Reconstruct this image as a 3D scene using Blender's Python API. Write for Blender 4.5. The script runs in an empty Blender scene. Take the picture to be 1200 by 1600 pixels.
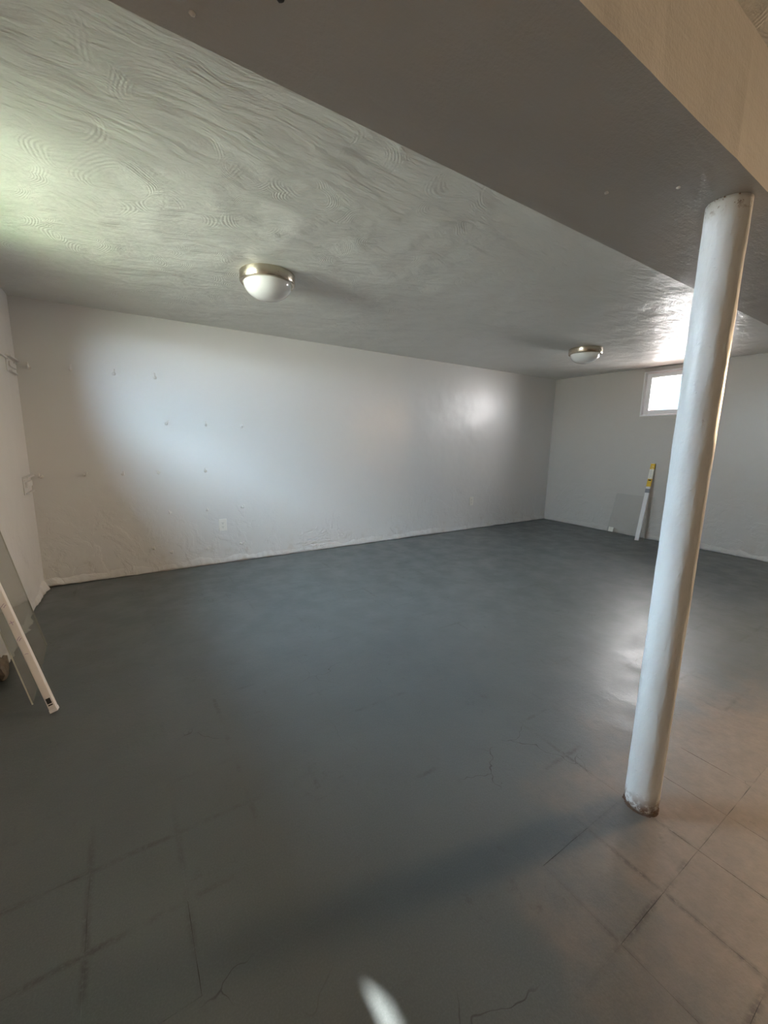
import bpy, bmesh, math, random
from mathutils import Vector, Matrix, noise

# ------------------------------------------------------------------ set-up
sc = bpy.context.scene
C = sc.collection
D, X0, X1, H = 4.211, -0.613, 5.934, 2.254        # long wall, left wall, end wall, ceiling
YN = -2.3                                          # wall behind the camera
Y1, Y2, HB = 0.864, 0.466, 1.905                   # boxed beam: far edge, near edge, underside
HN = 2.16                                          # ceiling on the near side of the beam
PX, PY, PR = 1.455, 0.543, 0.052                   # steel column
TW = 0.235                                         # outer wall thickness

cam_d = bpy.data.cameras.new('camera')
cam = bpy.data.objects.new('camera', cam_d)
C.objects.link(cam)
F = Vector((0.53392792, 0.82763801, -0.1730211))
R = Vector((0.84188207, -0.53936263, 0.01795931))
U = Vector((0.07845731, 0.15525234, 0.98475437))
M = Matrix((R, U, -F)).transposed().to_4x4()
M.translation = (0, 0, 1.25)
cam.matrix_world = M
cam_d.sensor_fit = 'VERTICAL'
cam_d.sensor_height = 24.0
cam_d.sensor_width = 18.0
cam_d.lens = 635.83 / 1600 * 24.0
cam_d.clip_start = 0.02
sc.camera = cam

vs = sc.view_settings
sc.display_settings.display_device = 'sRGB'
vs.view_transform = 'Standard'
vs.look = 'None'
vs.exposure = 0.5
vs.gamma = 1.0
vs.use_curve_mapping = False
sc.cycles.max_bounces = 8
sc.cycles.diffuse_bounces = 5
sc.cycles.sample_clamp_indirect = 6.0

world = bpy.data.worlds.new('sky')
sc.world = world
world.use_nodes = True
wn = world.node_tree.nodes['Background']
wn.inputs['Color'].default_value = (0.62, 0.78, 1.0, 1)
wn.inputs['Strength'].default_value = 2.0

def lamp(name, kind, energy, color, loc=None, aim=None, size=None):
    d = bpy.data.lights.new(name, kind)
    d.energy = energy
    d.color = color
    o = bpy.data.objects.new(name, d)
    C.objects.link(o)
    if loc is not None:
        o.location = loc
    if aim is not None:
        o.rotation_euler = Vector(aim).to_track_quat('-Z', 'Y').to_euler()
    if size:
        d.shape = 'RECTANGLE'
        d.size, d.size_y = size
    return o

# sun, the daylight that reaches each basement window, and one added fill
sun = lamp('sun', 'SUN', 40.0, (1.0, 0.97, 0.93), aim=(1.0, -1.885, -1.68))
sun.data.angle = 0.012
lawn_l = lamp('daylight_lawn', 'AREA', 2500, (0.96, 1.0, 0.84), (-4.3, 2.0, 1.56), size=(5.0, 7.0))
lawn_l.rotation_euler = (math.pi, 0, 0)
lamp('added_fill_left_window', 'AREA', 1350, (0.92, 0.98, 1.0), (-3.2, 0.5, 1.98), (1, 0, 0), (14.0, 0.8))  # unseen fill added outside the left window to brighten column and long wall
lamp('daylight_sky_over_lawn', 'AREA', 4300, (0.60, 0.80, 1.0), (X0 - TW - 0.45, 1.7, 2.64), (1, 0, -0.45), (8.0, 1.1))
lamp('daylight_end_window', 'AREA', 300, (1.0, 0.95, 0.97), (X1 + 0.75, 2.46, 2.27), (-1, 0, -0.10), (2.0, 1.0))
lamp('daylight_patio', 'AREA', 2400, (1.0, 0.69, 0.43), (X1 + 0.75, -0.55, 2.02), (-1, 0, -0.05), (2.0, 1.0))

# ------------------------------------------------------------------ helpers
def tag(o, label=None, cat=None, group=None, kind=None):
    if label: o['label'] = label
    if cat: o['category'] = cat
    if group: o['group'] = group
    if kind: o['kind'] = kind
    return o

def obj(name, bm, mat, parent=None, smooth=False, recalc=True):
    me = bpy.data.meshes.new(name)
    if recalc:
        bmesh.ops.recalc_face_normals(bm, faces=bm.faces[:])
    bm.to_mesh(me)
    bm.free()
    if mat: me.materials.append(mat)
    if smooth:
        for p in me.polygons: p.use_smooth = True
    o = bpy.data.objects.new(name, me)
    C.objects.link(o)
    if parent: o.parent = parent
    return o

def thing(name, loc, label, cat, group=None, rz=0.0):
    o = bpy.data.objects.new(name, None)
    o.empty_display_size = 0.05
    C.objects.link(o)
    o.location = loc
    o.rotation_euler = (0, 0, rz)
    return tag(o, label, cat, group)

def box(bm, lo, hi, mat=None):
    vs_ = [bm.verts.new((x, y, z)) for z in (lo[2], hi[2]) for y in (lo[1], hi[1]) for x in (lo[0], hi[0])]
    if mat is not None:
        for v in vs_: v.co = mat @ v.co
    for f in ((0, 1, 3, 2), (4, 5, 7, 6), (0, 1, 5, 4), (2, 3, 7, 6), (0, 2, 6, 4), (1, 3, 7, 5)):
        bm.faces.new([vs_[i] for i in f])
    return vs_

def boxbm(lo, hi, bevel=0.0, mat=None, seg=2):
    bm = bmesh.new()
    box(bm, lo, hi)
    if bevel:
        bmesh.ops.bevel(bm, geom=bm.edges[:], offset=bevel, segments=seg, affect='EDGES', profile=0.6)
    if mat is not None:
        bmesh.ops.transform(bm, matrix=mat, verts=bm.verts[:])
    return bm

def lathe(prof, seg=64, closed=False):
    bm = bmesh.new()
    rings = []
    for r, z in prof:
        if r < 1e-6:
            rings.append([bm.verts.new((0, 0, z))])
        else:
            rings.append([bm.verts.new((r * math.cos(2 * math.pi * i / seg), r * math.sin(2 * math.pi * i / seg), z)) for i in range(seg)])
    prs = list(zip(rings[:-1], rings[1:]))
    if closed: prs.append((rings[-1], rings[0]))
    for a, b in prs:
        for i in range(seg):
            j = (i + 1) % seg
            if len(a) == 1: bm.faces.new((a[0], b[i], b[j]))
            elif len(b) == 1: bm.faces.new((a[i], a[j], b[0]))
            else: bm.faces.new((a[i], a[j], b[j], b[i]))
    return bm

def tube(bm, pts, r, seg=10):
    pts = [Vector(p) for p in pts]
    rings = []
    for k, p in enumerate(pts):
        t = (pts[min(k + 1, len(pts) - 1)] - pts[max(k - 1, 0)]).normalized()
        a = t.orthogonal().normalized() if k == 0 else (rings_a - t * rings_a.dot(t)).normalized()
        rings_a = a
        b = t.cross(a)
        rings.append([bm.verts.new(p + r * (math.cos(2 * math.pi * i / seg) * a + math.sin(2 * math.pi * i / seg) * b)) for i in range(seg)])
    for A, B in zip(rings[:-1], rings[1:]):
        for i in range(seg):
            j = (i + 1) % seg
            bm.faces.new((A[i], A[j], B[j], B[i]))
    bm.faces.new(rings[0][::-1])
    bm.faces.new(rings[-1])

# ------------------------------------------------------------------ materials
class NT:
    def __init__(self, name):
        self.m = bpy.data.materials.new(name)
        self.m.use_nodes = True
        self.t = self.m.node_tree
        self.b = self.t.nodes['Principled BSDF']
        self.co = self.n('ShaderNodeTexCoord').outputs['Object']
        self.geo = self.n('ShaderNodeNewGeometry').outputs['Position']
    def n(self, typ, **kw):
        x = self.t.nodes.new(typ)
        for k, v in kw.items():
            setattr(x, k, v)
        return x
    def l(self, a, b): self.t.links.new(a, b)
    def inp(self, node, i, v):
        if hasattr(v, 'is_output') or isinstance(v, bpy.types.NodeSocket): self.l(v, node.inputs[i])
        else: node.inputs[i].default_value = v
    def noise(self, scale, detail=4, rough=0.55, vec=None, dist=0.0):
        x = self.n('ShaderNodeTexNoise')
        self.l(vec or self.geo, x.inputs['Vector'])
        x.inputs['Scale'].default_value = scale
        x.inputs['Detail'].default_value = detail
        x.inputs['Roughness'].default_value = rough
        x.inputs['Distortion'].default_value = dist
        return x.outputs['Fac']
    def math(self, op, a, b=0.0, c=0.0, clamp=False):
        x = self.n('ShaderNodeMath', operation=op, use_clamp=clamp)
        self.inp(x, 0, a); self.inp(x, 1, b)
        if op in ('MULTIPLY_ADD', 'SMOOTH_MIN', 'COMPARE'): self.inp(x, 2, c)
        return x.outputs[0]
    def ramp(self, v, a, b, lo=0.0, hi=1.0):
        x = self.n('ShaderNodeMapRange', interpolation_type='SMOOTHSTEP')
        self.inp(x, 0, v)
        for i, q in ((1, a), (2, b), (3, lo), (4, hi)): x.inputs[i].default_value = q
        return x.outputs[0]
    def mix(self, f, a, b):
        x = self.n('ShaderNodeMix', data_type='RGBA')
        self.inp(x, 0, f)
        for i, q in ((6, a), (7, b)):
            if isinstance(q, tuple): x.inputs[i].default_value = (*q[:3], 1)
            else: self.l(q, x.inputs[i])
        return x.outputs[2]
    def bump(self, h, strength, dist, prev=None):
        x = self.n('ShaderNodeBump')
        self.l(h, x.inputs['Height'])
        x.inputs['Strength'].default_value = strength
        x.inputs['Distance'].default_value = dist
        if prev is not None: self.l(prev, x.inputs['Normal'])
        return x.outputs[0]
    def sep(self, v=None):
        x = self.n('ShaderNodeSeparateXYZ')
        self.l(v or self.geo, x.inputs[0])
        return x.outputs
    def warp(self, amt, scale, vec=None):
        x = self.n('ShaderNodeTexNoise')
        self.l(vec or self.geo, x.inputs['Vector'])
        x.inputs['Scale'].default_value = scale
        x.inputs['Detail'].default_value = 2
        a = self.n('ShaderNodeVectorMath', operation='MULTIPLY_ADD')
        self.l(x.outputs['Color'], a.inputs[0])
        a.inputs[1].default_value = (amt, amt, amt)
        self.l(vec or self.geo, a.inputs[2])
        return a.outputs[0]
    def mapping(self, sc_, rot=(0, 0, 0), vec=None):
        x = self.n('ShaderNodeMapping')
        self.l(vec or self.geo, x.inputs['Vector'])
        x.inputs['Scale'].default_value = sc_
        x.inputs['Rotation'].default_value = rot
        return x.outputs[0]
    def done(self, color=None, rough=None, normal=None, metal=None, **kw):
        b = self.b
        if color is not None:
            if isinstance(color, tuple): b.inputs['Base Color'].default_value = (*color[:3], 1)
            else: self.l(color, b.inputs['Base Color'])
        if rough is not None: self.inp(b, 'Roughness', rough)
        if normal is not None: self.l(normal, b.inputs['Normal'])
        if metal is not None: b.inputs['Metallic'].default_value = metal
        for k, v in kw.items():
            b.inputs[k.replace('_', ' ')].default_value = v
        return self.m

def simple(name, color, rough=0.5, metal=0.0, var=0.12, scale=30.0, bump=0.0, **kw):
    n = NT(name)
    f = n.noise(scale, 4)
    c = n.mix(f, tuple(x * (1 - var) for x in color), tuple(min(1, x * (1 + var)) for x in color))
    nb = n.bump(f, 0.4, bump) if bump else None
    return n.done(c, rough, nb, metal, **kw)

def wall_material(name, tint):
    n = NT(name)
    x, y, z = n.sep()
    big = n.noise(1.3, 3)
    med = n.noise(7.0, 5, 0.6)
    fine = n.noise(150.0, 2)
    c = n.mix(big, tuple(k * 0.95 for k in tint), tint)
    stain = n.math('MULTIPLY', n.ramp(z, 0.34, 0.02), n.ramp(n.noise(9.0, 6, 0.65), 0.50, 0.72))
    c = n.mix(n.math('MULTIPLY', stain, 0.25), c, (0.40, 0.30, 0.20))
    # lumpy patching plaster, rougher towards the foot of the wall
    low = n.ramp(z, 0.95, 0.1, 0.0, 1.0)
    lumps = n.math('MULTIPLY', n.ramp(n.noise(5.5, 6, 0.62, n.warp(0.5, 2.0)), 0.46, 0.60), low)
    nb = n.bump(n.noise(2.2, 2), 0.5, 0.03)
    nb = n.bump(med, 0.35, 0.006, nb)
    nb = n.bump(lumps, 0.55, 0.006, nb)
    nb = n.bump(fine, 0.22, 0.0012, nb)
    r = n.math('MULTIPLY_ADD', n.noise(4.0, 3), 0.06, 0.29)
    return n.done(c, r, nb)

WALL = (0.65, 0.64, 0.625)
m_wall = wall_material('wall_paint', WALL)
m_wall_end = wall_material('end_wall_paint', (0.56, 0.525, 0.48))
m_panel = simple('brown_paint', (0.19, 0.165, 0.15), 0.6, var=0.2, scale=4)

def ceiling_material():
    n = NT('ceiling_trowelled')
    w = n.warp(0.22, 2.6)
    hs = None
    for sc_, off in ((3.4, 0.0), (4.6, 7.3)):
        mp = n.n('ShaderNodeMapping')
        n.l(w, mp.inputs['Vector'])
        mp.inputs['Location'].default_value = (off, off * 0.7, 0)
        v = n.n('ShaderNodeTexVoronoi', feature='F1', voronoi_dimensions='2D')
        n.l(mp.outputs[0], v.inputs['Vector'])
        v.inputs['Scale'].default_value = sc_
        d = v.outputs['Distance']
        rings = n.math('SINE', n.math('MULTIPLY', d, 130.0))
        fade = n.math('MULTIPLY', n.math('MULTIPLY', n.ramp(d, 0.22, 0.34), n.ramp(d, 0.62, 0.46)), n.ramp(n.noise(2.9, 2, vec=mp.outputs[0]), 0.50, 0.64))
        ring = n.math('MULTIPLY', rings, n.math('MULTIPLY', fade, 0.10))
        v2 = n.n('ShaderNodeTexVoronoi', feature='SMOOTH_F1', voronoi_dimensions='2D')
        n.l(mp.outputs[0], v2.inputs['Vector'])
        v2.inputs['Scale'].default_value = sc_
        v2.inputs['Smoothness'].default_value = 0.22
        dome = n.math('MULTIPLY', v2.outputs['Distance'], 1.3)
        h = n.math('ADD', ring, dome)
        hs = h if hs is None else n.math('ADD', hs, h)
    drag = n.noise(5.0, 5, 0.6, n.mapping((1.0, 3.2, 1.0), (0, 0, 0.5), w))
    nb = n.bump(n.noise(1.1, 2), 0.5, 0.06)
    nb = n.bump(drag, 0.6, 0.020, nb)
    nb = n.bump(hs, 0.42, 0.009, nb)
    nb = n.bump(n.noise(16.0, 6, 0.65, n.mapping((1.0, 2.6, 1.0), (0, 0, 0.5), w)), 0.28, 0.006, nb)
    nb = n.bump(n.noise(170.0, 2), 0.2, 0.0012, nb)
    c = n.mix(n.noise(2.0, 3), (0.72, 0.72, 0.69), (0.77, 0.77, 0.74))
    return n.done(c, n.ramp(n.noise(6.0, 4), 0.3, 0.7, 0.34, 0.50), nb)
m_ceil = ceiling_material()

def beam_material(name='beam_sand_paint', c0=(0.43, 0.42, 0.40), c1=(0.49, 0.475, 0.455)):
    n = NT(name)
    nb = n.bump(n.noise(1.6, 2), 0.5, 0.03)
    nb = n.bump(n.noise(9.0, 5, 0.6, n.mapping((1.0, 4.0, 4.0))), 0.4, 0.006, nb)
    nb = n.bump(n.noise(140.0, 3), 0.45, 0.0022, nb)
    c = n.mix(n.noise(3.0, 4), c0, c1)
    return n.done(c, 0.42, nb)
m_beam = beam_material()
m_beam_lit = beam_material('beam_paint_lit', (0.60, 0.58, 0.54), (0.66, 0.64, 0.60))

def floor_material(name, dark=1.0):
    n = NT(name)
    x, y, z = n.sep()
    big = n.noise(0.9, 4, 0.6)
    med = n.noise(6.0, 6, 0.65)
    fine = n.noise(90.0, 3)
    c = n.mix(n.ramp(big, 0.35, 0.65), (0.080 * dark, 0.094 * dark, 0.098 * dark), (0.099 * dark, 0.112 * dark, 0.115 * dark))
    c = n.mix(n.math('MULTIPLY', n.ramp(n.noise(210.0, 3, 0.7), 0.35, 0.75), 0.45), c, (0.140, 0.150, 0.152))
    # paint worn down to brownish concrete on the walked-on side by the column
    dx = n.math('MULTIPLY', n.math('SUBTRACT', x, 1.95), 0.62)
    dy = n.math('SUBTRACT', y, 0.05)
    dist = n.math('SQRT', n.math('ADD', n.math('MULTIPLY', dx, dx), n.math('MULTIPLY', dy, dy)))
    dist = n.math('ADD', dist, n.math('MULTIPLY', n.math('SUBTRACT', n.noise(3.2, 6, 0.62), 0.5), 0.9))
    wear = n.ramp(dist, 0.92, 0.40)
    wc = n.mix(n.noise(22.0, 6, 0.7), (0.135, 0.105, 0.085), (0.29, 0.225, 0.175))
    c = n.mix(n.math('MULTIPLY', wear, 0.8), c, wc)
    # dirt trodden into the tile joints, patchy and wide in places
    sm = None
    for axis, org in ((x, -0.1695), (y, 0.3605)):
        wob = n.math('MULTIPLY', n.math('SUBTRACT', n.noise(7.0, 3), 0.5), 0.012)
        q = n.math('DIVIDE', n.math('SUBTRACT', n.math('ADD', axis, wob), org), 0.2286)
        dd = n.math('MULTIPLY', n.math('ABSOLUTE', n.math('SUBTRACT', q, n.math('ROUND', q))), 0.2286)
        line = n.ramp(dd, 0.015, 0.001)
        sm = line if sm is None else n.math('MAXIMUM', sm, line)
    patch = n.ramp(n.noise(2.1, 4, 0.6, n.mapping((1, 1, 1), (0, 0, 0.6))), 0.53, 0.70)
    for cx_, cy_, rr_ in ((-0.17, 1.08, 0.45), (1.22, 0.22, 0.50)):
        ax_ = n.math('SUBTRACT', x, cx_); ay_ = n.math('SUBTRACT', y, cy_)
        dd_ = n.math('SQRT', n.math('ADD', n.math('MULTIPLY', ax_, ax_), n.math('MULTIPLY', ay_, ay_)))
        patch = n.math('MAXIMUM', patch, n.math('MULTIPLY', n.ramp(dd_, rr_, rr_ * 0.3), n.ramp(n.noise(5.0, 3), 0.36, 0.58)))
    grain = n.ramp(n.noise(60.0, 5, 0.7), 0.34, 0.56)
    sm = n.math('MULTIPLY', sm, n.math('MULTIPLY', patch, grain))
    c = n.mix(n.math('MULTIPLY', sm, 0.66), c, (0.035, 0.034, 0.033))
    # scuffs, flecks and hair cracks
    scuff = n.math('MULTIPLY', n.ramp(n.noise(2.6, 5, 0.65), 0.52, 0.66), n.ramp(n.noise(24.0, 6, 0.75), 0.52, 0.68))
    c = n.mix(n.math('MULTIPLY', scuff, 0.45), c, (0.045, 0.046, 0.044))
    fl = n.ramp(n.noise(34.0, 2), 0.77, 0.80)
    c = n.mix(n.math('MULTIPLY', fl, 0.7), c, (0.03, 0.03, 0.03))
    vo = n.n('ShaderNodeTexVoronoi', feature='DISTANCE_TO_EDGE', voronoi_dimensions='2D')
    n.l(n.warp(0.16, 9.0), vo.inputs['Vector'])
    vo.inputs['Scale'].default_value = 3.6
    crack = n.math('MULTIPLY', n.ramp(vo.outputs['Distance'], 0.008, 0.002), n.ramp(n.noise(1.7, 3), 0.54, 0.64))
    c = n.mix(n.math('MULTIPLY', crack, 0.75), c, (0.03, 0.03, 0.03))
    nb = n.bump(n.noise(2.4, 3), 0.4, 0.012)
    nb = n.bump(med, 0.3, 0.004, nb)
    nb = n.bump(n.noise(30.0, 6, 0.7), 0.35, 0.0028, nb)
    nb = n.bump(n.math('ADD', fine, n.math('MULTIPLY', crack, -1.5)), 0.3, 0.0012, nb)
    r = n.math('ADD', n.ramp(n.noise(5.0, 5, 0.6), 0.3, 0.7, 0.30, 0.44), n.math('MULTIPLY', wear, 0.12))
    return n.done(c, r, nb)
m_floor = floor_material('floor_paint')
m_seam = simple('tile_seam_dirt', (0.035, 0.034, 0.032), 0.85, scale=60)

def column_material():
    n = NT('column_enamel')
    x, y, z = n.sep()
    rust = n.math('MULTIPLY', n.ramp(z, 0.085, 0.0), n.ramp(n.noise(45.0, 6, 0.7), 0.40, 0.56))
    foot = n.ramp(n.math('ADD', z, n.math('MULTIPLY', n.noise(30.0, 4), 0.05)), 0.042, 0.022)
    rr = n.math('MAXIMUM', rust, n.math('MULTIPLY', foot, 0.9))
    topchip = n.math('MULTIPLY', n.ramp(z, HB - 0.05, HB), n.ramp(n.noise(60.0, 5, 0.7), 0.55, 0.62))
    rr = n.math('MAXIMUM', rr, topchip)
    c = n.mix(n.noise(5.0, 3), (0.70, 0.72, 0.72), (0.76, 0.77, 0.77))
    rc = n.mix(n.noise(70.0, 4), (0.06, 0.035, 0.025), (0.30, 0.16, 0.10))
    c = n.mix(rr, c, rc)
    nb = n.bump(n.noise(26.0, 4, 0.6, n.mapping((1.0, 1.0, 0.45))), 0.5, 0.008)
    drips = n.ramp(n.noise(55.0, 3, 0.5), 0.66, 0.74)
    nb = n.bump(drips, 0.35, 0.003, nb)
    return n.done(c, n.math('ADD', n.math('MULTIPLY', rr, 0.5), 0.36), nb, Specular_IOR_Level=0.35)
m_col = column_material()

m_white = simple('white_vinyl', (0.80, 0.80, 0.80), 0.3, var=0.03)
m_bar = simple('white_bar_plastic', (0.78, 0.76, 0.75), 0.32, var=0.03)
m_plate = simple('outlet_plastic', (0.74, 0.72, 0.67), 0.3, var=0.03)
m_dark = simple('dark_slot', (0.02, 0.02, 0.02), 0.6)
m_black = simple('black_sticker', (0.025, 0.025, 0.03), 0.45)
m_purple = simple('purple_crayon', (0.34, 0.24, 0.40), 0.6)
m_paper = simple('paper_sticker', (0.80, 0.77, 0.68), 0.6, var=0.05)
m_yellow = simple('yellow_label', (0.72, 0.47, 0.03), 0.45, var=0.08)
m_greyprint = simple('grey_print', (0.25, 0.25, 0.27), 0.5)
m_blueprint = simple('label_print', (0.52, 0.52, 0.55), 0.5)
m_red = simple('red_masonry', (0.085, 0.016, 0.011), 0.8, var=0.25, scale=14, bump=0.004)
m_hook = simple('painted_metal', (0.66, 0.64, 0.60), 0.35, var=0.06)
m_lens = simple('opal_glass', (0.82, 0.82, 0.80), 0.16, var=0.01, Coat_Weight=0.5)
m_stone = simple('exposed_rubble', (0.17, 0.135, 0.105), 0.9, var=0.5, scale=40, bump=0.01)
m_conc = simple('patio_concrete', (0.45, 0.38, 0.32), 0.8, var=0.15, scale=3)
m_lawn = simple('lawn_grass', (0.07, 0.12, 0.03), 0.8, var=0.4, scale=25, bump=0.02)
m_ext = simple('outer_brick', (0.36, 0.16, 0.11), 0.85, var=0.25, scale=12, bump=0.004)

def metal_material():
    n = NT('brushed_nickel')
    f = n.noise(60.0, 3, 0.5, n.mapping((1, 1, 0.05)))
    c = n.mix(f, (0.46, 0.41, 0.33), (0.56, 0.50, 0.41))
    return n.done(c, 0.26, None, 1.0)
m_metal = metal_material()

def glass_material(name, tint, gloss_rough=0.03, film=0.0):
    m = bpy.data.materials.new(name)
    m.use_nodes = True
    t = m.node_tree
    t.nodes.clear()
    out = t.nodes.new('ShaderNodeOutputMaterial')
    tr = t.nodes.new('ShaderNodeBsdfTransparent')
    tr.inputs[0].default_value = (*tint, 1)
    gl = t.nodes.new('ShaderNodeBsdfGlossy')
    gl.inputs['Roughness'].default_value = gloss_rough
    lw = t.nodes.new('ShaderNodeLayerWeight')      # Schlick reflectance, the same from both sides of the pane
    lw.inputs['Blend'].default_value = 0.5
    pw = t.nodes.new('ShaderNodeMath'); pw.operation = 'POWER'
    pw.inputs[1].default_value = 5.0
    t.links.new(lw.outputs['Facing'], pw.inputs[0])
    fr = t.nodes.new('ShaderNodeMath'); fr.operation = 'MULTIPLY_ADD'
    fr.inputs[1].default_value = 0.96
    fr.inputs[2].default_value = 0.04
    t.links.new(pw.outputs[0], fr.inputs[0])
    mx = t.nodes.new('ShaderNodeMixShader')
    t.links.new(fr.outputs[0], mx.inputs[0])
    t.links.new(tr.outputs[0], mx.inputs[1])
    t.links.new(gl.outputs[0], mx.inputs[2])
    last = mx
    if film:
        df = t.nodes.new('ShaderNodeBsdfDiffuse')
        nz = t.nodes.new('ShaderNodeTexNoise')
        nz.inputs['Scale'].default_value = 6.0
        mp = t.nodes.new('ShaderNodeMapRange')
        mp.inputs[3].default_value = film * 0.6
        mp.inputs[4].default_value = film * 1.4
        t.links.new(nz.outputs[0], mp.inputs[0])
        df.inputs[0].default_value = (0.45, 0.44, 0.40, 1)
        m2 = t.nodes.new('ShaderNodeMixShader')
        t.links.new(mp.outputs[0], m2.inputs[0])
        t.links.new(mx.outputs[0], m2.inputs[1])
        t.links.new(df.outputs[0], m2.inputs[2])
        last = m2
    t.links.new(last.outputs[0], out.inputs[0])
    return m
m_pane = glass_material('window_glass', (0.97, 0.98, 0.97))
m_sheet = glass_material('dusty_sheet_glass', (0.90, 0.91, 0.885), 0.05, 0.12)
m_sheet2 = glass_material('clear_sheet_plastic', (0.975, 0.975, 0.97), 0.08, 0.012)
m_edge = simple('glass_edge', (0.50, 0.52, 0.46), 0.2)

# ------------------------------------------------------------------ room shell
def wall_slab(name, mat, origin, ux, uz, out, L, Hh, holes, thick, extra=()):
    """a wall slab with rectangular window holes; origin at floor, ux along, uz up, out = outward"""
    us = sorted({0, L, *[h[0] for h in holes], *[h[1] for h in holes]})
    zs = sorted({0, Hh, *[h[2] for h in holes], *[h[3] for h in holes]})
    bm = bmesh.new()
    V = {}
    def vert(i, j):
        if (i, j) not in V:
            V[i, j] = bm.verts.new(Vector(origin) + Vector(ux) * us[i] + Vector(uz) * zs[j])
        return V[i, j]
    for i in range(len(us) - 1):
        for j in range(len(zs) - 1):
            cu, cz = (us[i] + us[i + 1]) / 2, (zs[j] + zs[j + 1]) / 2
            if any(h[0] < cu < h[1] and h[2] < cz < h[3] for h in holes): continue
            bm.faces.new((vert(i, j), vert(i + 1, j), vert(i + 1, j + 1), vert(i, j + 1)))
    r = bmesh.ops.extrude_face_region(bm, geom=bm.faces[:])
    bmesh.ops.translate(bm, vec=Vector(out) * thick, verts=[e for e in r['geom'] if isinstance(e, bmesh.types.BMVert)])
    o = obj(name, bm, mat)
    return tag(o, kind='structure')

# window openings (along y, z): visible one on the end wall, one further along it, one on the left wall
WZ0, WZ1 = 1.63, 2.20
WA = (2.04, 2.878)
WB = (-0.83, -0.27)
WC = (1.93, 3.05)
wall_back = wall_slab('wall_back', m_wall, (X0 - TW, D, 0), (1, 0, 0), (0, 0, 1), (0, 1, 0), X1 - X0 + 2 * TW, H, [], TW)
tag(wall_back, 'long off-white painted plaster wall with rows of hooks')
wall_right = wall_slab('wall_right', m_wall_end, (X1, YN, 0), (0, 1, 0), (0, 0, 1), (1, 0, 0), D - YN, H,
                       [(w[0] - YN, w[1] - YN, WZ0, WZ1) for w in (WA, WB)], TW)
tag(wall_right, 'end wall with the small basement window')
wall_left = wall_slab('wall_left', m_wall, (X0, YN, 0), (0, 1, 0), (0, 0, 1), (-1, 0, 0), D - YN, H,
                      [(WC[0] - YN, WC[1] - YN, WZ0, WZ1)], TW)
tag(wall_left, 'short off-white wall with glass sheet leaning on it')
wall_front = wall_slab('wall_front', m_panel, (X0 - TW, YN, 0), (1, 0, 0), (0, 0, 1), (0, -1, 0), X1 - X0 + 2 * TW, H, [], TW)
tag(wall_front, 'brown-painted wall facing the long hook wall')
ceiling = tag(obj('ceiling', boxbm((X0 - TW, Y1 - 0.05, H), (X1 + TW, D + TW, H + 0.2)), m_ceil), 'trowel-swirled white plaster ceiling', kind='structure')
cn = obj('lower_ceiling', boxbm((X0, YN, HN), (X1, Y2 + 0.02, H + 0.2)), m_ceil, ceiling)

# boxed beam: subdivided so that its arrises are slightly hand-made
def beam():
    bm = bmesh.new()
    nx = 130
    prof = [(Y2, HN + 0.03), (Y2, HB), (Y1, HB), (Y1, H + 0.03)]
    rows = []
    for i in range(nx + 1):
        x = X0 + (X1 - X0) * i / nx
        row = []
        for k, (y, z) in enumerate(prof):
            w = 0.004 * noise.noise(Vector((x * 3.0, k * 5.0, 0))) + 0.0025 * noise.noise(Vector((x * 14.0, k * 3.0, 2)))
            row.append(bm.verts.new((x, y + (w if k < 2 else w * 0.4), z + (w * 0.5 if k in (1, 2) else 0))))
        rows.append(row)
    for a, b in zip(rows[:-1], rows[1:]):
        for k in range(3):
            bm.faces.new((a[k], b[k], b[k + 1], a[k + 1]))
        bm.faces.new((a[3], b[3], b[0], a[0]))
    bm.faces.new(rows[0]); bm.faces.new(rows[-1][::-1])
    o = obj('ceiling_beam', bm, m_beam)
    o.data.materials.append(m_beam_lit)
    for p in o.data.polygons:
        if p.normal.y < -0.7: p.material_index = 1      # near side: lighter copy of the beam paint, light put into its colour
    return o
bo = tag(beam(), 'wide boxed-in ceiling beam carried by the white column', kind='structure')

def blob(name, loc, r, mat, parent, seed=0, flat=0.6):
    bm = bmesh.new()
    bmesh.ops.create_icosphere(bm, subdivisions=2, radius=r)
    for v in bm.verts:
        v.co *= 1 + 0.35 * noise.noise(v.co / r * 1.3 + Vector((seed, seed * 2.1, 0)))
        v.co.z *= flat
    o = obj(name, bm, mat, parent, True)
    o.location = loc
    return o
for i, (x, y) in enumerate(((1.133, 0.702), (1.261, 0.587), (0.149, 0.812), (1.70, 0.70))):
    blob('plaster_drip', (x, y, HB - 0.001), 0.005, m_hook, bo, i)
blob('screw_hole', (0.258, 0.715, HB), 0.006, m_dark, bo, 9, 0.3)

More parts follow.
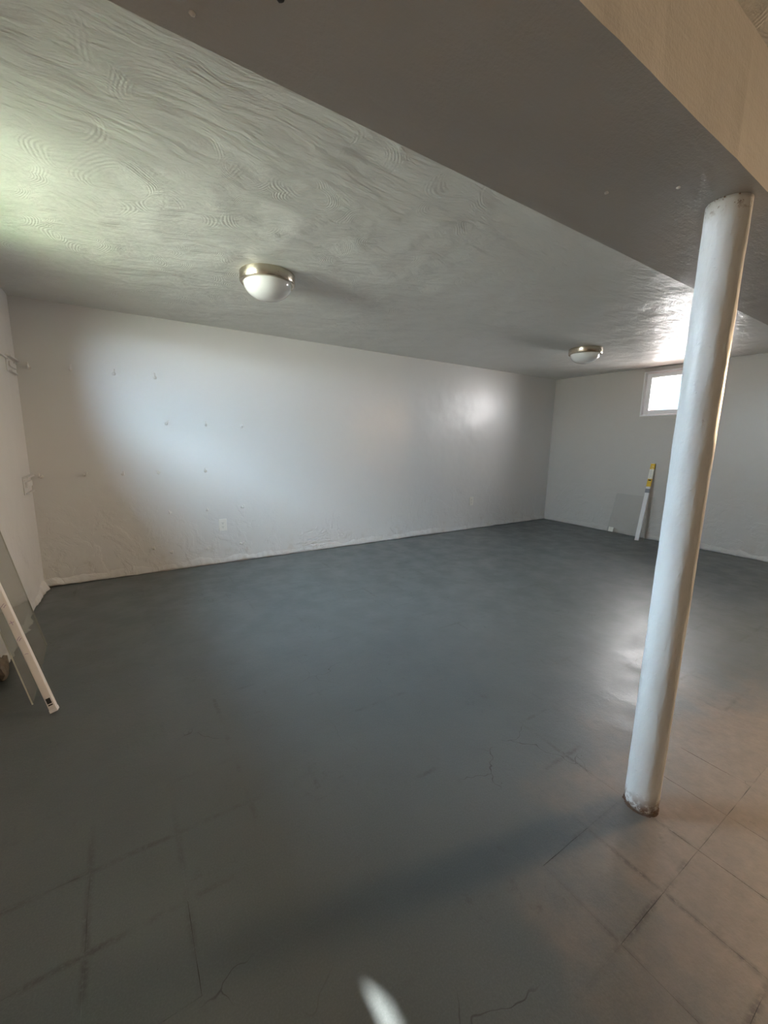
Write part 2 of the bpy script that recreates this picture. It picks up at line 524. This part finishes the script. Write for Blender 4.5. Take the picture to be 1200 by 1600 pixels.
# floor: old nine-inch tiles under grey paint; seams open up only here and there
TS = 0.2286
TX0, TY0 = -0.1695 - 2 * TS, 0.3605 - 2 * TS
NX, NY = 15, 14
TXA, TXB = TX0, TX0 + NX * TS
TYA, TYB = TY0, TY0 + NY * TS
fl = bmesh.new()
box(fl, (TXA, TYA, -0.12), (TXB, TYB, -0.0015))
floor = tag(obj('floor', fl, m_seam), 'grey painted tiled basement floor, worn near the column', kind='structure')
fb = bmesh.new()
box(fb, (X0 - TW, YN - TW, -0.12), (X1 + TW, TYA, 0.0))
box(fb, (X0 - TW, TYB, -0.12), (X1 + TW, D + TW, 0.0))
box(fb, (X0 - TW, TYA, -0.12), (TXA, TYB, 0.0))
box(fb, (TXB, TYA, -0.12), (X1 + TW, TYB, 0.0))
obj('painted_slab', fb, m_floor, floor)
random.seed(4)
def openness(x, y):
    v = noise.noise(Vector((x * 1.1, y * 1.1, 3.7)))
    near = max(0.0, 1.0 - math.hypot((x - 1.45) * 0.8, y - 0.25) / 0.62)
    lft = max(0.0, 1.0 - math.hypot(x + 0.13, (y - 1.05) * 0.9) / 0.42)
    return max(near * 1.0, lft * 0.9, (v - 0.12) * 0.45, 0.0)
def gap_v(i, j):   # seam on the line x = TX0 + i*TS beside row j
    x, y = TX0 + i * TS, TY0 + (j + 0.5) * TS
    return 0.0 if i in (0, NX) else 0.0026 * openness(x, y) * random.Random(i * 97 + j).uniform(0.2, 1.0) - 0.0002
def gap_h(i, j):
    x, y = TX0 + (i + 0.5) * TS, TY0 + j * TS
    return 0.0 if j in (0, NY) else 0.0026 * openness(x, y) * random.Random(i * 31 + j * 7 + 5).uniform(0.2, 1.0) - 0.0002
for i in range(NX):
    for j in range(NY):
        x0, x1 = TX0 + i * TS + max(gap_v(i, j), 0) / 2, TX0 + (i + 1) * TS - max(gap_v(i + 1, j), 0) / 2
        y0, y1 = TY0 + j * TS + max(gap_h(i, j), 0) / 2, TY0 + (j + 1) * TS - max(gap_h(i, j + 1), 0) / 2
        bm = bmesh.new()
        N = 5   # slightly crooked edges
        ring = []
        rnd = random.Random(i * 1000 + j)
        def e(a, open_): return rnd.uniform(-0.0006, 0.0009) if open_ > 0.0005 else 0.0
        gs = (gap_h(i, j), gap_v(i + 1, j), gap_h(i, j + 1), gap_v(i, j))
        for k in range(N): ring.append((x0 + (x1 - x0) * k / N, y0 + (e(k, gs[0]) if k else 0)))
        for k in range(N): ring.append((x1 - (e(k, gs[1]) if k else 0), y0 + (y1 - y0) * k / N))
        for k in range(N): ring.append((x1 - (x1 - x0) * k / N, y1 - (e(k, gs[2]) if k else 0)))
        for k in range(N): ring.append((x0 + (e(k, gs[3]) if k else 0), y1 - (y1 - y0) * k / N))
        top = [bm.verts.new((a, b, 0.0)) for a, b in ring]
        bot = [bm.verts.new((a, b, -0.0015)) for a, b in ring]
        bm.faces.new(top)
        n_ = len(ring)
        for k in range(n_):
            bm.faces.new((bot[k], bot[(k + 1) % n_], top[(k + 1) % n_], top[k]))
        obj('floor_tile', bm, m_floor, floor)

# crusty plaster ledge along the foot of the walls
def ledge(name, p0, p1, nrm, mat, seed, amp=1.0, gaps=()):
    p0, p1, nrm = Vector(p0), Vector(p1), Vector(nrm)
    L = (p1 - p0).length
    n = int(L / 0.018)
    bm = bmesh.new()
    rows = []
    for i in range(n + 1):
        s = L * i / n
        p = p0 + (p1 - p0) * (i / n)
        q = Vector((s * 2.2, seed, 0)); q2 = Vector((s * 9.0, seed, 4)); q3 = Vector((s * 34.0, seed, 8))
        a = 0.010 + amp * (0.013 * noise.noise(q) + 0.012 * noise.noise(q2) + 0.008 * noise.noise(q3))
        g = 1.0
        for (g0, g1) in gaps:
            if g0 < s < g1: g = -0.2
        a = max(a, 0.004) * g
        top = 0.062 + 0.040 * noise.noise(q * 1.4 + Vector((0, 9, 0))) + 0.022 * noise.noise(q2) + 0.010 * noise.noise(q3)
        low = max(0.0, 0.004 + 0.012 * noise.noise(q2 + Vector((0, 3, 0))) + 0.008 * noise.noise(q3))
        top = max(top, low + 0.022)
        prof = [(-0.01, low), (a * 0.80, low), (a * 1.05, low + 0.006), (a * 0.8 + 0.003 * noise.noise(q3 * 2), low + (top - low) * 0.4),
                (a * 0.45, low + (top - low) * 0.8), (a * 0.16, top), (-0.004, top + 0.012)]
        rows.append([bm.verts.new(p + nrm * d + Vector((0, 0, z))) for d, z in prof])
    for A, B in zip(rows[:-1], rows[1:]):
        for k in range(len(A) - 1):
            bm.faces.new((A[k], B[k], B[k + 1], A[k + 1]))
    return tag(obj(name, bm, mat, None, True), kind='structure')
tag(ledge('baseboard_back', (X0, D, 0), (X1, D, 0), (0, -1, 0), m_wall, 1.3), 'ragged painted plaster ledge at the foot of the long wall')
tag(ledge('baseboard_right', (X1, D, 0), (X1, YN, 0), (-1, 0, 0), m_wall_end, 6.1, 0.9), 'ragged painted plaster ledge at the foot of the end wall')
tag(ledge('baseboard_left', (X0, YN, 0), (X0, D, 0), (1, 0, 0), m_wall, 3.4, 2.6, ((2.62 - YN, 2.80 - YN),)), 'crumbling painted plaster ledge at the foot of the short wall')
st = blob('exposed_rubble', (X0 + 0.006, 2.70, 0.045), 0.070, m_stone, wall_left, 5, 0.85)
for v in st.data.vertices:
    v.co *= 1 + 0.75 * noise.noise(v.co * 22.0)
for p in st.data.polygons: p.use_smooth = False
st.scale = (0.42, 1.0, 1.0)
# ------------------------------------------------------------------ windows
def window(name, wall_x, inward, ys, label):
    """hopper window in a masonry opening; inward = -1 when the room lies at smaller x"""
    o = bpy.data.objects.new(name, None)
    C.objects.link(o)
    y0, y1 = ys
    o.location = (wall_x, (y0 + y1) / 2, WZ0)
    tag(o, label, kind='structure')
    w, h = (y1 - y0) / 2, WZ1 - WZ0
    def X(d): return -inward * d            # d > 0 goes outwards through the wall
    def bx_(name_, d0, d1, a0, a1, z0, z1, mat, bev=0.002, par=o):
        lo = (min(X(d0), X(d1)), a0, z0); hi = (max(X(d0), X(d1)), a1, z1)
        return obj(name_, boxbm(lo, hi, bev), mat, par)
    # flat casing on the room side
    cw = 0.045
    top = min(H - WZ0 - 0.002, h + cw)
    bx_('casing', -0.012, -0.001, -w - cw, -w, -cw, top, m_wall_end)
    bx_('casing', -0.012, -0.001, w, w + cw, -cw, top, m_wall_end)
    bx_('casing', -0.012, -0.001, -w, w, -cw, 0, m_wall_end)
    bx_('casing', -0.012, -0.001, -w, w, h, top, m_wall_end)
    # white liner of the opening (inner part), red masonry reveal (outer part)
    lt = 0.016
    for a0, a1, z0, z1 in ((-w, -w + lt, 0, h), (w - lt, w, 0, h), (-w + lt, w - lt, 0, lt), (-w + lt, w - lt, h - lt, h)):
        bx_('frame', -0.016, 0.11, a0, a1, z0, z1, m_white)
    lt = 0.055
    for a0, a1, z0, z1 in ((-w, -w + lt, 0, h), (w - lt, w, 0, h), (-w + lt, w - lt, 0, lt), (-w + lt, w - lt, h - lt, h)):
        bx_('reveal', 0.111, TW + 0.02, a0, a1, z0, z1, m_red, 0.0)
    # sash
    g = 0.022
    sw = 0.062
    s0, s1 = 0.022, 0.062
    sash = bx_('sash', s0, s1, -w + g, -w + g + sw, g, h - g, m_white, 0.004)
    bx_('sash_rail', s0, s1, w - g - sw, w - g, g, h - g, m_white, 0.004)
    bx_('sash_rail', s0, s1, -w + g + sw, w - g - sw, g, g + sw * 0.9, m_white, 0.004)
    bx_('sash_rail', s0, s1, -w + g + sw, w - g - sw, h - g - sw * 0.9, h - g, m_white, 0.004)
    bx_('pane', 0.040, 0.044, -w + g + sw - 0.005, w - g - sw + 0.005, g + sw * 0.9 - 0.005, h - g - sw * 0.9 + 0.005, m_pane, 0.0)
    bx_('latch', 0.008, 0.022, -0.03, 0.03, h - g - sw * 0.7, h - g - sw * 0.35, m_white, 0.003)
    return o
window('window_1', X1, -1, WA, 'small white hopper window high on the end wall')
window('window_2', X1, -1, WB, 'white hopper window at the far side of the beam')
window('window_3', X0, 1, WC, 'white hopper window in the short wall above leaning glass')

# ------------------------------------------------------------------ outside, at ground level
def slab(name, lo, hi, mat, label):
    return tag(obj(name, boxbm(lo, hi), mat), label, kind='structure')
slab('lawn', (-9.0, -6.0, 1.30), (X0 - TW - 0.001, 9.0, 1.52), m_lawn, 'green lawn outside the short wall')
slab('patio', (X1 + TW + 0.001, -6.0, 1.30), (14.0, 9.0, 1.52), m_conc, 'pale concrete patio outside the end wall')

# ------------------------------------------------------------------ steel column
colm = thing('steel_column', (PX, PY, 0), 'white-painted round steel column with rusty foot under the beam', 'column')
bm = bmesh.new()
seg, nz = 56, 150
rows = []
for j in range(nz + 1):
    z = HB * j / nz
    row = []
    for i in range(seg):
        a = 2 * math.pi * i / seg
        d = Vector((math.cos(a), math.sin(a), 0))
        r = PR + 0.0012 * noise.noise(Vector((d.x * 2.2, d.y * 2.2, z * 9))) + 0.0006 * noise.noise(Vector((d.x * 6, d.y * 6, z * 30)))
        if z < 0.06: r += 0.0022 * noise.noise(Vector((d.x * 7, d.y * 7, z * 60))) - 0.004 * max(0, (0.02 - z) / 0.02)
        row.append(bm.verts.new((d.x * r, d.y * r, z)))
    rows.append(row)
for A, B in zip(rows[:-1], rows[1:]):
    for i in range(seg):
        bm.faces.new((A[i], A[(i + 1) % seg], B[(i + 1) % seg], B[i]))
bm.faces.new(rows[0][::-1]); bm.faces.new(rows[-1])
obj('shaft', bm, m_col, colm, True)
# chipped ring of old paint and rust where it enters the floor
bm = bmesh.new()
rows = []
for i in range(72):
    a = 2 * math.pi * i / 72
    d = Vector((math.cos(a), math.sin(a), 0))
    w = 0.003 + 0.004 * noise.noise(d * 3.0) + 0.003 * noise.noise(d * 11.0)
    h_ = 0.003 + 0.002 * noise.noise(d * 7.0 + Vector((3, 0, 0)))
    rows.append([bm.verts.new(d * (PR - 0.006) + Vector((0, 0, h_))), bm.verts.new(d * (PR + w * 0.5) + Vector((0, 0, h_ * 0.9))), bm.verts.new(d * (PR + w))])
for i in range(72):
    A, B = rows[i], rows[(i + 1) % 72]
    for k in range(2): bm.faces.new((A[k], B[k], B[k + 1], A[k + 1]))
m_rust = simple('rust_crust', (0.10, 0.06, 0.04), 0.9, var=0.6, scale=90, bump=0.002)
tag(obj('rust_collar', bm, m_rust, colm, True), 'rust-brown crust at the foot')

# ------------------------------------------------------------------ ceiling lights
def ceiling_light(x, y, label):
    t = thing('ceiling_light', (x, y, H), label, 'ceiling light', 'flush ceiling lights')
    obj('metal_band', lathe([(0.0, 0.0), (0.164, 0.0), (0.167, -0.004), (0.167, -0.052), (0.163, -0.058), (0.150, -0.060), (0.144, -0.056), (0.144, -0.010), (0.0, -0.010)], 96), m_metal, t, False)
    b = t.children[0] if t.children else None
    prof = [(0.0, -0.150)]
    for k in range(1, 19):
        u = k / 18.0
        prof.append((0.146 * math.sin(u * math.pi / 2) ** 0.92, -0.150 + 0.098 * (1 - math.cos(u * math.pi / 2)) ** 1.05))
    obj('glass_dome', lathe(prof, 80), m_lens, t, True)
    for a in (0.6, 2.7, 4.8):
        p = Vector((math.cos(a), math.sin(a), 0))
        bm = bmesh.new()
        tube(bm, [p * 0.166 + Vector((0, 0, -0.03)), p * 0.171 + Vector((0, 0, -0.03))], 0.003, 10)
        obj('band_screw', bm, m_metal, t)
    return t
l1 = ceiling_light(0.857, 2.713, 'flush nickel and opal glass ceiling light facing the wall hooks')
l2 = ceiling_light(4.285, 2.715, 'flush nickel and opal glass ceiling light nearer the end wall window')
for o in bpy.data.objects:
    if o.name.startswith('metal_band'):
        for p in o.data.polygons: p.use_smooth = True
        o.modifiers.new('edges', 'EDGE_SPLIT').split_angle = math.radians(35)

# ------------------------------------------------------------------ wall outlets
def outlet(x, z, label):
    t = thing('wall_outlet', (x, D, z), label, 'outlet', 'duplex wall outlets')
    obj('cover_plate', boxbm((-0.037, -0.008, -0.059), (0.037, 0.0, 0.059), 0.003), m_plate, t)
    for s in (-1, 1):
        zc = s * 0.0195
        bm = bmesh.new()
        pts = []
        for k in range(28):
            a = 2 * math.pi * k / 28
            pts.append((0.0168 * math.cos(a), max(-0.0135, min(0.0135, 0.0172 * math.sin(a)))))
        A = [bm.verts.new((px_, -0.0105, zc + pz_)) for px_, pz_ in pts]
        B = [bm.verts.new((px_, -0.0078, zc + pz_)) for px_, pz_ in pts]
        bm.faces.new(A)
        for k in range(28): bm.faces.new((A[k], A[(k + 1) % 28], B[(k + 1) % 28], B[k]))
        rec = obj('receptacle', bm, m_plate, t)
        for dx, hh in ((-0.0064, 0.0042), (0.0064, 0.0034)):
            obj('slot', boxbm((dx - 0.0012, -0.0110, zc + 0.003 - hh), (dx + 0.0012, -0.0104, zc + 0.003 + hh)), m_dark, rec)
        bm = bmesh.new()
        tube(bm, [(0, -0.0110, zc - 0.0078), (0, -0.0104, zc - 0.0078)], 0.0026, 12)
        obj('ground_hole', bm, m_dark, rec)
    bm = bmesh.new()
    tube(bm, [(0, -0.0075, 0), (0, -0.0092, 0)], 0.0034, 14)
    obj('screw', bm, m_hook, t)
    return t
outlet(0.804, 0.393, 'white duplex outlet just below the wall hooks')
outlet(4.21, 0.41, 'white duplex outlet by the corner with the end wall')

# ------------------------------------------------------------------ hooks on the long wall
rows_ = [('topmost', [(-0.538, 1.752), (-0.283, 1.764), (0.006, 1.759), (0.306, 1.756)]),
         ('second', [(0.369, 1.364), (0.701, 1.364), (1.024, 1.357)]),
         ('third', [(-0.545, 0.915), (-0.268, 0.917), (0.004, 0.92), (0.278, 0.923), (0.672, 0.931)]),
         ('fourth', [(0.347, 0.552), (0.669, 0.552), (0.997, 0.559)]),
         ('lowest', [(0.189, 0.228), (0.333, 0.172), (0.649, 0.168), (0.969, 0.181)])]
ords = ['first', 'second', 'third', 'fourth', 'fifth']
hook0 = None
rnd = random.Random(11)
for rname, pts in rows_:
    for k, (x, z) in enumerate(pts):
        if hook0 is None:
            t = thing('wall_hook', (x, D, z), '', 'hook', 'painted hooks on the long wall')
            bm = bmesh.new()
            tube(bm, [(0, 0.002, 0), (0, -0.016, 0), (0, -0.036, -0.002), (0, -0.046, 0.002), (0, -0.051, 0.011), (0, -0.052, 0.032)], 0.0052, 10)
            obj('shank', bm, m_hook, t, True)
            bm = lathe([(0.0, 0.0), (0.014, 0.0), (0.013, 0.004), (0.008, 0.008), (0.0, 0.008)], 20)
            bmesh.ops.rotate(bm, cent=(0, 0, 0), matrix=Matrix.Rotation(math.radians(90), 3, 'X'), verts=bm.verts[:])
            obj('flange', bm, m_hook, t, True)
            hook0 = t
        else:
            t = hook0.copy(); C.objects.link(t); t.location = (x, D, z)
            for ch in list(hook0.children):
                c = ch.copy(); C.objects.link(c); c.parent = t
        t.rotation_euler = (0, rnd.uniform(-0.35, 0.35), rnd.uniform(-0.25, 0.25))
        last = ' and last' if k == len(pts) - 1 else ''
        t['label'] = 'painted hook on long wall, %s row, %s from the corner with brackets' % (rname, ords[k])

# ------------------------------------------------------------------ shelf brackets in the corner on the short wall
def bracket(y0, y1, zt, zb, label):
    t = thing('wall_bracket', (X0, y0, zb), label, 'bracket', 'painted brackets on the short wall')
    L_, hh = y1 - y0, zt - zb
    obj('back_plate', boxbm((0.0, 0.0, 0.0), (0.006, L_, hh), 0.002), m_wall, t)
    obj('upper_lip', boxbm((0.004, 0.0, hh - 0.012), (0.032, L_, hh), 0.002), m_wall, t)
    obj('lower_lip', boxbm((0.004, 0.03, 0.0), (0.026, L_ - 0.03, 0.011), 0.002), m_wall, t)
    obj('web', boxbm((0.004, 0.05, hh * 0.36), (0.018, L_ - 0.02, hh * 0.68), 0.003), m_wall, t)
    for yy in (0.03, L_ - 0.03):
        bm = bmesh.new()
        tube(bm, [(0.004, yy, hh * 0.8), (0.010, yy, hh * 0.8)], 0.006, 12)
        obj('bolt_head', bm, m_hook, t)
    return t
bracket(3.86, 4.13, 1.785, 1.675, 'white-painted steel bracket high on the short wall beside corner')
bracket(3.88, 4.16, 0.940, 0.810, 'white-painted steel bracket low on the short wall beside corner')
lg = tag(obj('wall_ledge', boxbm((X0, 2.86, 1.757), (X0 + 0.012, 3.86, 1.772), 0.003), m_wall), 'thin white-painted batten running to the upper bracket', 'batten')

# ------------------------------------------------------------------ leaning things
def frame_from(p0, p1, hint):
    """matrix with local z along p0->p1, local x close to hint"""
    z = (Vector(p1) - Vector(p0)).normalized()
    x = Vector(hint)
    x = (x - z * x.dot(z)).normalized()
    y = z.cross(x)
    m = Matrix((x, y, z)).transposed().to_4x4()
    m.translation = Vector(p0)
    return m, (Vector(p1) - Vector(p0)).length

# glass sheet against the short wall
def sheet(name, pA, pB, lean, label, mat, th, lip=None):
    pA, pB = Vector(pA), Vector(pB)
    ux = (pB - pA).normalized()
    top = Vector(lean)
    uz = (top - pA)
    uz = (uz - ux * uz.dot(ux))
    hh = uz.length
    uz.normalize()
    nn = ux.cross(uz)
    m = Matrix((ux, nn, uz)).transposed().to_4x4()
    m.translation = pA
    t = bpy.data.objects.new(name, None)
    C.objects.link(t)
    t.matrix_world = m
    L_ = (pB - pA).length
    obj('pane', boxbm((0, -th / 2, 0), (L_, th / 2, hh)), mat, t)
    e_ = 0.0016
    for nm, lo, hi in (('edge', (-e_, -th / 2 - 0.0002, 0), (0, th / 2 + 0.0002, hh)), ('edge', (L_, -th / 2 - 0.0002, 0), (L_ + e_, th / 2 + 0.0002, hh)),
                       ('edge', (-e_, -th / 2 - 0.0002, hh), (L_ + e_, th / 2 + 0.0002, hh + e_))):
        obj(nm, boxbm(lo, hi), m_edge, t)
    return t, L_, hh
g1, gl, gh = sheet('glass_sheet', (-0.438, 2.322, 0.004), (-0.462, 2.985, 0.004), (-0.601, 2.99, 0.757), '', m_sheet, 0.005)
tag(g1, 'large dusty glass sheet leaning on the short wall behind the white bar', 'glass sheet', 'leaning clear sheets')
g2, gl2, gh2 = sheet('glass_sheet', (5.715, 2.540, 0.004), (5.770, 3.062, 0.004), (5.915, 3.06, 0.57), '', m_sheet2, 0.004)
tag(g2, 'small clear sheet with white sticker leaning on the end wall', 'glass sheet', 'leaning clear sheets')
sk = obj('sticker', boxbm((gl2 - 0.085, 0.0022, 0.035), (gl2 - 0.018, 0.0032, 0.098)), m_paper, g2)
sk2 = obj('sticker_backing', boxbm((gl2 - 0.085, -0.0032, 0.035), (gl2 - 0.018, -0.0022, 0.098)), m_paper, g2)

# white bar on the left
mb, Lb = frame_from((-0.345, 2.205, 0.014), (-0.585, 2.400, 0.90), (1, 0, 0.2))
bar = bpy.data.objects.new('plastic_bar', None); C.objects.link(bar); bar.matrix_world = mb
tag(bar, 'long white square bar with black sticker leaning on the short wall', 'bar')
a, b = 0.014, 0.017
bm = boxbm((-a, -b, 0), (a, b, Lb), 0.003)
obj('bar_body', bm, m_bar, bar)
obj('end_cap', boxbm((-a - 0.001, -b - 0.001, -0.004), (a + 0.001, b + 0.001, 0.012), 0.002), m_white, bar)
for z0, z1 in ((0.030, 0.036), (0.040, 0.066)):
    obj('black_sticker', boxbm((-a * 0.62, -b - 0.0008, z0), (a * 0.55, -b + 0.0002, z1)), m_black, bar)
# crayon strokes on the side of the bar
for z0, q in ((0.36, 0), (0.44, 1), (0.29, 2), (0.52, 0), (0.60, 1)):
    bm = bmesh.new()
    yy = -b - 0.0006
    strokes = {0: [((-0.010, z0), (0.004, z0 + 0.012)), ((-0.004, z0 - 0.006), (0.008, z0 + 0.004))],
               1: [((-0.010, z0), (0.008, z0 + 0.002)), ((0.000, z0 - 0.010), (-0.002, z0 + 0.012))],
               2: [((-0.006, z0), (0.006, z0 - 0.003))]}[q]
    for (x_, z_), (x2, z2) in strokes:
        tube(bm, [(x_, yy, z_), ((x_ + x2) / 2, yy, (z_ + z2) / 2 + 0.002), (x2, yy, z2)], 0.0011, 6)
    obj('crayon_mark', bm, m_purple, bar)

# trim strip with labels by the end wall
mt, Lt = frame_from((5.676, 2.604, 0.006), (5.905, 2.622, 1.015), (0, -1, 0))
strip = bpy.data.objects.new('trim_strip', None); C.objects.link(strip); strip.matrix_world = mt
tag(strip, 'white trim strip with yellow label leaning on the end wall', 'trim strip')
a, b = 0.024, 0.008
sb = obj('strip_body', boxbm((-a, -b, 0), (a, b, Lt), 0.002), m_bar, strip)
obj('groove', boxbm((-a * 0.15, -b - 0.0006, 0.02), (a * 0.0, b + 0.0006, Lt * 0.60)), m_paper, sb)
def band(name, f0, f1, mat, par=None):
    return obj(name, boxbm((-a - 0.0012, -b - 0.0012, Lt * f0), (a + 0.0012, b + 0.0012, Lt * f1)), mat, par or strip)
y1_ = band('yellow_label', 0.925, 0.995, m_yellow)
w1_ = band('print_label', 0.800, 0.925, m_paper)
y2_ = band('yellow_label', 0.700, 0.800, m_yellow)
g1_ = band('grey_label', 0.620, 0.672, m_greyprint)
for k in range(6):
    z0 = Lt * (0.812 + 0.018 * k)
    obj('print_line', boxbm((-a * 0.7, -b - 0.0016, z0), (a * (0.1 + 0.1 * (k * 3 % 5)), b + 0.0016, z0 + 0.007)), m_blueprint, w1_)
for k in range(2):
    z0 = Lt * (0.935 + 0.025 * k)
    obj('print_line', boxbm((-a * 0.4, -b - 0.0016, z0), (a * 0.6, b + 0.0016, z0 + 0.005)), m_paper, y1_)
obj('print_line', boxbm((-a * 0.6, -b - 0.0016, Lt * 0.775), (a * 0.8, b + 0.0016, Lt * 0.79)), m_dark, y2_)
bpy.context.view_layer.update()
